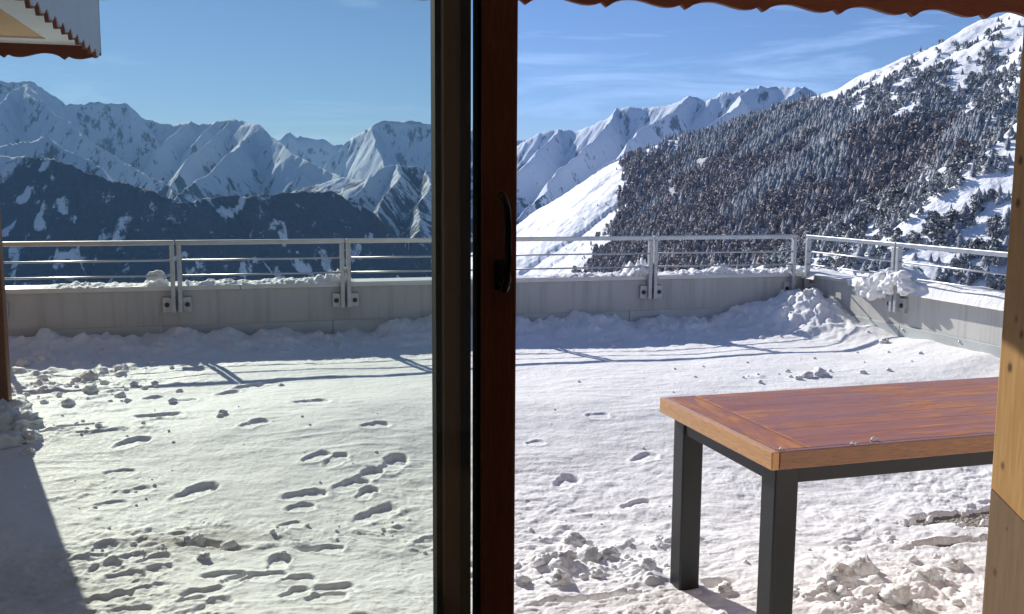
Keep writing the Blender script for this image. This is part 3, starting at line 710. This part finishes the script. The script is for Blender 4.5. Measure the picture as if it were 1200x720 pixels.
ctrl = sorted([(cx(p), h) for p, h in [(-200,0),(20,0),(60,.02),(85,.035),(110,.025),(130,.02),(165,.012),(173,.05),(182,.075),(190,.065),(197,.02),(215,.015),(218,.04),(224,.02),(245,.03),(268,.028),(300,.022),(330,.03),(355,.028),(375,.05),(390,.075),(402,.08),(407,.09),(411,.03),(420,.0),(480,.0),(540,.0),(600,.01),(620,.006),(650,.015),(690,.028),(720,.024),(738,.035),(743,.10),(752,.11),(758,.13),(762,.10),(768,.012),(785,.014),(805,.03),(820,.04),(835,.03),(842,.06),(852,.075),(857,.03),(875,.035),(900,.03),(925,.03),(945,.05)]])
coping_snow('coping_snow', ctrl, lambda S, W, Z_: (S, YW+W, Z_), -6, XR+.2, 400, 'ragged thin ridge of snow lying on the coping of the far parapet')
cy = lambda p: hit_x(p, 335, XR)[1]
ctrl = sorted([(cy(p), h) for p, h in [(945,.05),(955,.045),(965,.02),(980,.008),(1000,.01),(1006,.08),(1015,.13),(1030,.15),(1045,.20),(1058,.16),(1066,.10),(1080,.085),(1110,.08),(1140,.085),(1175,.09),(1250,.09)]])
coping_snow('coping_snow', ctrl, lambda S, W, Z_: (XR+W, S, Z_), 2.5, YW+.2, 420, 'thick sunlit slab of snow lying on the coping of the side parapet', .05)
hp = []
for px, py, r_, o_ in [(1012,336,.085,-.02),(1022,331,.10,-.02),(1034,329,.10,-.05),(1016,344,.06,-.05),(1008,342,.05,-.04),(1028,343,.07,-.06),(1040,334,.09,-.09),(1046,322,.055,-.08),(1043,317,.04,-.08),(1058,322,.06,-.09),(1051,327,.07,-.09),(1062,334,.08,-.07),(1060,341,.06,-.09),(1072,338,.06,-.02),(1022,348,.05,-.06),(1042,340,.06,-.09),(1085,339,.05,-.01),(1003,339,.035,-.02),(1035,345,.04,-.06)]:
    p = hit_x(px, py, XR+o_); hp.append((p[0], p[1], p[2], r_))
for px, py, r_ in [(178,324,.05),(186,322,.055),(752,315,.06),(746,320,.05),(757,317,.06),(848,313,.045),(843,316,.03),(401,323,.035),(405,316,.03),(927,312,.05),(921,318,.03),(765,309,.03)]:
    p = hit_y(px, py, YW-.02); hp.append((p[0], p[1], p[2], r_))
o = scatter_lumps('snow_heap', hp, M['clod'], CH3)
m = o.modifiers.new('remesh', 'REMESH'); m.mode = 'VOXEL'; m.voxel_size = .010; m.use_smooth_shade = True
m = o.modifiers.new('sm', 'SMOOTH'); m.factor = .5; m.iterations = 3
tag(o, 'lumpy heaps of snow caught round the railing posts on the parapet coping', 'snow', None, 'stuff')

# ------------------------------------------------------------------ table
TX0, TY0, TL, TW = 1.773, 2.93, 2.3, .89
TH = .065; pA = hit_z(905, 531, .75+TH); pB = hit_z(773, 466, .75+TH); print('table corners', pA, pB)
for q_ in ((pB[0]+.08, pB[1]-.1, 0), (pB[0]+.08, pB[1]-.1, .1), (pB[0]+.08, pB[1]-.1, .68)): print('leg', project(np.array(q_)), h_snow(np.array([q_[0]]), np.array([q_[1]])))
ta = math.atan2(-(pB[0]-pA[0]), pB[1]-pA[1]); TW = math.hypot(pB[0]-pA[0], pB[1]-pA[1])
t = empty('table', (pA[0], pA[1], TH), ta)
tag(t, 'heavy outdoor table with wet reddish varnished plank top and black square steel legs', 'table')
E = .165
MB().box((E+.001, .0285, .690), (TL-E-.001, TW-.0005, .7495)).build('plank_top', M['top_x'], t, .003)
MB().box((.0285, .0285, .690), (E, TW-.0005, .750)).build('end_board', M['top_y'], t, .003)
MB().box((TL-E, .0285, .690), (TL, TW-.0005, .750)).build('end_board', M['top_y'], t, .003)
MB().box((0, 0, .689), (.028, TW, .7505)).build('end_trim', M['top_edge'], t, .004)
MB().box((.0285, 0, .689), (TL, .028, .7505)).build('front_trim', M['front_edge_shaded'], t, .004)
LS = .09; IN = .045
for ax in (IN, TL-IN-LS):
    for ay in (IN, TW-IN-LS): MB().box((ax, ay, -.085), (ax+LS, ay+LS, .6885)).build('leg', M['black_metal'], t, .007, seg=3)
b = MB(); fz0, fz1 = .622, .6885
b.box((IN+LS+.0005, IN+.008, fz0), (TL-IN-LS-.0005, IN+.06, fz1)); b.box((IN+LS+.0005, TW-IN-.06, fz0), (TL-IN-LS-.0005, TW-IN-.008, fz1))
b.box((IN+.008, IN+LS+.0005, fz0), (IN+.06, TW-IN-LS-.0005, fz1)); b.box((TL-IN-.06, IN+LS+.0005, fz0), (TL-IN-.008, TW-IN-LS-.0005, fz1))
b.build('frame', M['black_metal'], t, .004)
for i, (px, py, r_, lab) in enumerate([(1000,519,.010,'tiny clear lump of ice near the front edge of the wet table top'),(1024,514,.011,'tiny ice lump right of the others and furthest back on the table'),(915,525,.007,'tiny ice lump at the left front corner of the table top')]):
    p = hit_z(px, py, .757+TH); v, f = ico(2, 20+i, .7)
    o = link('ice_lump', np_mesh('ice_lump', v*r_, f, False), M['ice']); o.location = (p[0], p[1], .7505+TH+r_*.45); tag(o, lab, 'ice', 'ice lumps on the table')

# ------------------------------------------------------------------ sliding door, fixed pane, posts
def xat(px, y, py=360): return hit_y(px, py, y)[0]
def leaf(t, x0, x1, y, sw, dp, z0=.06, z1=2.24, fm=M['frame']):
    MB().box((x1-sw, y, z0), (x1, y+dp, z1)).build('stile', fm, t, .004)
    MB().box((x0, y, z0), (x0+sw, y+dp, z1)).build('stile', fm, t, .004)
    MB().box((x0+sw+.0005, y+.002, z1-.09), (x1-sw-.0005, y+dp-.002, z1)).build('top_frame', fm, t, .004)
    MB().box((x0+sw+.0005, y+.002, z0), (x1-sw-.0005, y+dp-.002, z0+.11)).build('bottom_frame', fm, t, .004)
    MB().box((x0+sw-.004, y+dp*.5-.002, z0+.10), (x1-sw+.004, y+dp*.5+.002, z1-.08)).build('pane', M['glass'], t)
YS, YF = 1.50, 1.60
sx1 = xat(605.5, YS); ssw = sx1-xat(564, YS)
sd = empty('sliding_door', (0, 0, 0)); tag(sd, 'slid back glass door leaf with brown stile and long curved handle', 'sliding door')
leaf(sd, -.95, sx1, YS, ssw, .040)
# black seal on the glass side of the stile, handle on the room side
xg = sx1-ssw
MB().box((xg-.006, YS+.004, .16), (xg-.0005, YS+.036, 2.15)).build('seal', M['gasket'], sd)
hz0 = hit_y(590, 336, YS)[2]; hz1 = hit_y(592, 229, YS)[2]; hx = xat(585, YS); hx2 = xat(594.5, YS-.045)
pl = MB().box((hx-.010, YS-.010, hz0-.006), (hx+.014, YS-.0005, hz0+.045)).build('handle_plate', M['handle'], sd, .004)
MB().path([(hx, YS-.006, hz0+.012), (hx+.004, YS-.03, hz0+.003), (hx2-.004, YS-.042, hz0+.0), (hx2, YS-.045, hz0+.014), (hx2+.001, YS-.045, hz0+.05), (hx2, YS-.045, hz0+.10), (hx2-.001, YS-.043, hz1-.02), (hx2-.004, YS-.036, hz1-.004), (hx2-.006, YS-.024, hz1)], .0060, 12, 1.1).build('handle', M['handle'], sd, smooth=True)
fx1 = xat(551.5, YF); fsw = fx1-xat(518, YF)
fw = empty('window', (0, 0, 0)); tag(fw, 'fixed glass pane with a dark brown stile left of the sliding door', 'window')
leaf(fw, -.98, fx1, YF, fsw, .044, fm=M['frame_dark'])
xg = fx1-fsw
MB().box((xg-.010, YF+.004, .16), (xg-.0005, YF+.040, 2.15)).build('seal', M['gasket'], fw)
MB().box((fx1-.019, YF-.006, .06), (fx1-.001, YF-.0005, 2.2)).build('seal', M['gasket'], fw)
# door post of pine at the right
p0 = hit_y(1178, 330, 1.637)
px0 = p0[0]
tp = empty('door_post', (px0, 1.637, 0)); tag(tp, 'knotty light pine door post with shade painted on its foot at the right edge', 'door post')
YL = -.33
def zpt(px, py): return hit_x(px, py, px0)
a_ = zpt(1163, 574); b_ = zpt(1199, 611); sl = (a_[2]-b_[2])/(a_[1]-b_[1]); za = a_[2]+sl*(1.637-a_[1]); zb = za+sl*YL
def add_knots(mat, pts):
    tr_ = mat.node_tree; L_ = tr_.links; bs = tr_.nodes['Principled BSDF']; src = bs.inputs['Base Color'].links[0].from_socket
    tc_ = tr_.nodes.new('ShaderNodeTexCoord')
    for q, r_ in pts:
        mp_ = tr_.nodes.new('ShaderNodeMapping'); mp_.inputs['Location'].default_value = (0, -q[1], -q[2]*.62); mp_.inputs['Scale'].default_value = (0, 1, .62)
        ln_ = tr_.nodes.new('ShaderNodeVectorMath'); ln_.operation = 'LENGTH'; rp_ = tr_.nodes.new('ShaderNodeValToRGB')
        L_.new(tc_.outputs['Object'], mp_.inputs[0]); L_.new(mp_.outputs[0], ln_.inputs[0]); L_.new(ln_.outputs['Value'], rp_.inputs[0])
        e_ = rp_.color_ramp.elements; e_[0].position = r_*.45; e_[0].color = (.9, .9, .9, 1); e_[1].position = r_; e_[1].color = (0, 0, 0, 1)
        m_ = tr_.nodes.new('ShaderNodeMix'); m_.data_type = 'RGBA'; L_.new(rp_.outputs[0], m_.inputs[0]); L_.new(src, m_.inputs[6]); m_.inputs[7].default_value = (.13, .05, .018, 1); src = m_.outputs[2]
    L_.new(src, bs.inputs['Base Color'])
kn = lambda px, py: zpt(px, py)-np.array([px0, 1.637, 0])
add_knots(M['pine'], [(kn(1191, 374), .0045), (kn(1183.5, 431), .0085), (kn(1197, 392), .006), (kn(1175, 546), .006), (kn(1196, 188), .007), (kn(1193, 238), .008)])
add_knots(M['pine_shaded'], [(kn(1166, 671), .006), (kn(1180, 620), .004)])
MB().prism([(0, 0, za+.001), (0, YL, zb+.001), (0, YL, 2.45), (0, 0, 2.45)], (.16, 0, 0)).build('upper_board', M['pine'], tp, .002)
MB().prism([(0, 0, -.02), (0, YL, -.02), (0, YL, zb-.001), (0, 0, za-.001)], (.16, 0, 0)).build('shaded_lower_board', M['pine_shaded'], tp, .002)  # slanted top and darker colour draw the shadow across the post foot

# ------------------------------------------------------------------ the dark room behind the door
def st(b, name, mat): o = b.build(name, mat); o['kind'] = 'structure'; return o
st(MB().box((-2.6, -3.2, -.12), (4.2, 1.655, .0)), 'room_floor', M['floor_wood'])
st(MB().box((-2.6, -3.2, 2.42), (4.2, 1.66, 2.5)), 'ceiling', M['plaster'])
st(MB().box((-2.7, -3.2, 0), (-2.6, 1.66, 2.42)), 'wall_left', M['plaster'])
st(MB().box((4.2, -3.2, 0), (4.3, 1.66, 2.42)), 'wall_right', M['plaster'])
st(MB().box((-2.7, -3.3, 0), (4.3, -3.2, 2.42)), 'wall_back', M['plaster'])
st(MB().box((-2.6, 1.46, .0005), (-1.0, 1.66, 2.4195)).box((px0+.162, 1.32, .0005), (4.2, 1.66, 2.4195)).box((-1.0, 1.46, 2.25), (px0-.001, 1.66, 2.4195)), 'wall_front', M['plaster'])
st(MB().box((-.999, 1.47, .001), (px0-.002, 1.65, .055)), 'door_sill', M['frame'])

# ------------------------------------------------------------------ scalloped boards
PROF = [(0, 1), (.035, .80), (.075, .52), (.12, .30), (.2, .08), (.30, 0), (.38, .04), (.48, .25), (.60, .58), (.70, .78), (.78, .82), (.86, .72), (.92, .5), (.935, .48), (.965, .72), (1, 1)]
def scallop(L, per, top, bot, amp, start=0.0):
    pts = []; k = -1
    while k*per-start < L:
        for t_, v_ in PROF[:-1]:
            s_ = (k+t_)*per-start
            if 0 <= s_ <= L: pts.append((s_, bot+amp*(1-v_)))
        k += 1
    e = lambda s_: bot+amp*(1-np.interp(((s_+start)/per) % 1, [a for a, b in PROF], [b for a, b in PROF]))
    pts = [(0, e(0))]+[p for p in pts if 1e-3 < p[0] < L-1e-3]+[(L, e(L))]
    return pts
def board(name, mat, parent, L, per, top, bot, amp, th, y0=0, start=0.0, xf=lambda p: p):
    b = MB(); pts = scallop(L, per, top, bot, amp, start)
    for (s0, z0), (s1, z1) in zip(pts[:-1], pts[1:]):
        b.bm.faces.new([b.bm.verts.new(xf(v)) for v in ((s0, y0, z0), (s1, y0, z1), (s1, y0, top), (s0, y0, top))])
        b.bm.faces.new([b.bm.verts.new(xf(v)) for v in ((s0, y0+th, z0), (s0, y0+th, top), (s1, y0+th, top), (s1, y0+th, z1))])
        b.bm.faces.new([b.bm.verts.new(xf(v)) for v in ((s0, y0, z0), (s0, y0+th, z0), (s1, y0+th, z1), (s1, y0, z1))])
    b.bm.faces.new([b.bm.verts.new(xf(v)) for v in ((0, y0, top), (L, y0, top), (L, y0+th, top), (0, y0+th, top))])
    for s_, z_ in (pts[0], pts[-1]): b.bm.faces.new([b.bm.verts.new(xf(v)) for v in ((s_, y0, z_), (s_, y0, top), (s_, y0+th, top), (s_, y0+th, z_))])
    bmesh.ops.remove_doubles(b.bm, verts=b.bm.verts, dist=1e-5)
    return b.build(name, mat, parent)
Q1 = at_d(616, 5, 3.55); Q2 = at_d(1156, 22, 3.80); e = (Q2-Q1)[:2]; nL = np.linalg.norm(e); e /= nL
per = nL/6.0; zb_ = (Q1[2]+Q2[2])/2; ang = math.atan2(e[1], e[0]); tilt = (Q2[2]-Q1[2])/nL; print('eave', Q1, Q2, per)
ev = empty('roof_eave', (Q1[0], Q1[1], 0), ang)
tag(ev, 'dark red brown wooden eave with scalloped lower edge above the terrace door', 'eave')
L0 = .42
board('scalloped_fascia', M['fascia'], ev, 5.6, per, 2.78, Q1[2], .030, .024, 0, start=per-(L0 % per) if False else (per-(L0 % per)) % per, xf=lambda p: (p[0]-L0, p[1], p[2]+tilt*(p[0]-L0)))
MB().box((-L0, -2.2, 2.56), (5.1, -.002, 2.60)).build('soffit', M['soffit'], ev)
MB().box((-L0-.02, -2.2, 2.80), (5.2, .06, 2.86)).build('roof_slab', M['snow'], ev, .01)
# the neighbouring canopy, upper left
zc = 2.50; hC = lambda px, py: at_r(px, py, 1.0)
def fromz(px, py, z): return hit_z(px, py, z)
C0 = fromz(118.5, 71, zc); C1 = fromz(25, 0, zc); e2 = (C1-C0)[:2]; e2 /= np.linalg.norm(e2); print('canopy', C0, C1)
# local frame: x runs along the side from the far corner towards us, y runs inwards (left)
ca = math.atan2(e2[1], e2[0]); cn = empty('porch_canopy', (C0[0], C0[1], 0), ca)
tag(cn, 'corner of a boarded canopy with white border and scalloped edges at the upper left', 'canopy')
sgn = -1.0
lx = np.array([math.cos(ca), math.sin(ca)]); ly = np.array([-math.sin(ca), math.cos(ca)])
if (ly @ r0[:2]) > 0: sgn = -1.0
else: sgn = 1.0
CL, CW = 5.2, 4.0
def bx(b, x0, x1, y0, y1, z0, z1): return b.box((x0, min(sgn*y0, sgn*y1), z0), (x1, max(sgn*y0, sgn*y1), z1))
board('side_fascia', M['bluegrey'], cn, CL, .205, 2.90, zc+.008, .045, .006, 0, .06, xf=lambda p: (p[0], sgn*p[1], p[2]))
board('side_backing', M['fascia'], cn, CL, .205, 2.88, zc-.004, .045, .020, .0065, .06, xf=lambda p: (p[0], sgn*p[1], p[2]))
board('end_fascia', M['fascia'], cn, CW, .37, 2.90, zc-.004, .040, .022, 0, .14, xf=lambda p: (-p[1]-.0005, sgn*p[0], p[2]))
bx(MB(), .0, .24, .028, CW, 2.592, 2.66).build('border', M['white'], cn, .004)
bx(MB(), .2405, CL, .028, .29, 2.592, 2.66).build('border', M['white'], cn, .004)
bx(MB(), .2405, CL, .2905, CW, 2.604, 2.66).build('soffit', M['soffit'], cn)
bx(MB(), -.06, CL, -.035, CW, 2.905, 2.935).build('roof_edge', M['fascia'], cn, .004)
bx(MB(), -.05, CL, -.02, CW, 2.9355, 3.10).build('roof_snow', M['snow'], cn, .03)
# timber partition below it
pe = gp(12.5, 503, .20); p2 = hit_y(12.5, 503, 6.6)
ex = gp(12.5, 503, .16)
tpn = empty('timber_partition', (ex[0], ex[1], 0)); tag(tpn, 'edge of a dark reddish timber partition standing in snow at the left edge', 'partition')
MB().box((-.055, 0, 0), (0, .09, 2.60)).build('edge_trim', M['jamb'], tpn, .006)
MB().box((-.11, -.012, 0), (-.0555, .10, 2.60)).build('post', M['jamb'], tpn, .006)
b = MB(); x = -.1105
while x > -3.4: b.box((x-.118, .03, 0), (x-.002, .055, 2.60)); x -= .12
b.build('boarding', M['jamb'], tpn, .004)
MB().box((-.062, -.03, hit_y(1, 303, ex[1])[2]), (-.040, -.0005, hit_y(1, 279, ex[1])[2])).build('latch', M['gasket'], tpn, .003)
# ------------------------------------------------------------------ light and sky
world = bpy.data.worlds.new('World'); scene.world = world; world.use_nodes = True
wt = world.node_tree; bg = wt.nodes['Background']
sky = wt.nodes.new('ShaderNodeTexSky'); sky.sky_type = 'NISHITA'; sky.sun_disc = False
sky.sun_elevation = SUN_EL
sky.sun_rotation = -SUN_AZ       # measured clockwise from +Y
sky.altitude = 1200; sky.air_density = 1.0; sky.dust_density = .1; sky.ozone_density = 2.5
tc = wt.nodes.new('ShaderNodeTexCoord'); mp = wt.nodes.new('ShaderNodeMapping'); mp.inputs['Scale'].default_value = (1.6, 1.6, 16)
mp.inputs['Rotation'].default_value = (rad(3), rad(-4), 0)
nz = wt.nodes.new('ShaderNodeTexNoise'); nz.inputs['Scale'].default_value = 1.7; nz.inputs['Detail'].default_value = 9; nz.inputs['Roughness'].default_value = .62; nz.inputs['Distortion'].default_value = .6
wt.links.new(tc.outputs['Generated'], mp.inputs[0]); wt.links.new(mp.outputs[0], nz.inputs['Vector'])
rp = wt.nodes.new('ShaderNodeValToRGB'); rp.color_ramp.elements[0].position = .51; rp.color_ramp.elements[1].position = .78
rp.color_ramp.elements[1].color = (.6, .6, .6, 1); wt.links.new(nz.outputs['Fac'], rp.inputs[0])
mx = wt.nodes.new('ShaderNodeMix'); mx.data_type = 'RGBA'; wt.links.new(rp.outputs[0], mx.inputs[0])
wt.links.new(sky.outputs[0], mx.inputs[6]); mx.inputs[7].default_value = (14, 16, 18, 1)
tn = wt.nodes.new('ShaderNodeMix'); tn.data_type = 'RGBA'; tn.blend_type = 'MULTIPLY'; tn.inputs[0].default_value = 1; tn.inputs[7].default_value = (.84, .96, 1.3, 1)
wt.links.new(mx.outputs[2], tn.inputs[6]); wt.links.new(tn.outputs[2], bg.inputs[0]); bg.inputs[1].default_value = .047
ld = bpy.data.lights.new('sun', 'SUN'); ld.energy = 4.3; ld.angle = rad(.53); ld.color = (1, .955, .89)
lo = bpy.data.objects.new('sun', ld); COL.objects.link(lo)
lo.rotation_euler = Vector((-SUN[0], -SUN[1], -SUN[2])).to_track_quat('-Z', 'Y').to_euler()
lo.location = (0, 0, 30)
scene.cycles.volume_bounces = 0
hz = MB().box((-14500, -3300, -1301), (14500, 15200, 1350)).build('haze', None); hz['kind'] = 'stuff'
hm = bpy.data.materials.new('mountain_haze'); hm.use_nodes = True; ht = hm.node_tree; ht.nodes.clear()
ho = ht.nodes.new('ShaderNodeOutputMaterial'); hv = ht.nodes.new('ShaderNodeVolumePrincipled'); ht.links.new(hv.outputs[0], ho.inputs['Volume'])
hv.inputs['Color'].default_value = (.27, .54, 1, 1); hv.inputs['Density'].default_value = 2.6e-5; hv.inputs['Anisotropy'].default_value = .2
hz.data.materials.append(hm)
scene.view_settings.view_transform = 'Standard'; scene.view_settings.look = 'None'; scene.view_settings.gamma = 1
scene.view_settings.use_curve_mapping = False
scene.view_settings.exposure = .62
scene.cycles.max_bounces = 8; scene.cycles.transparent_max_bounces = 12
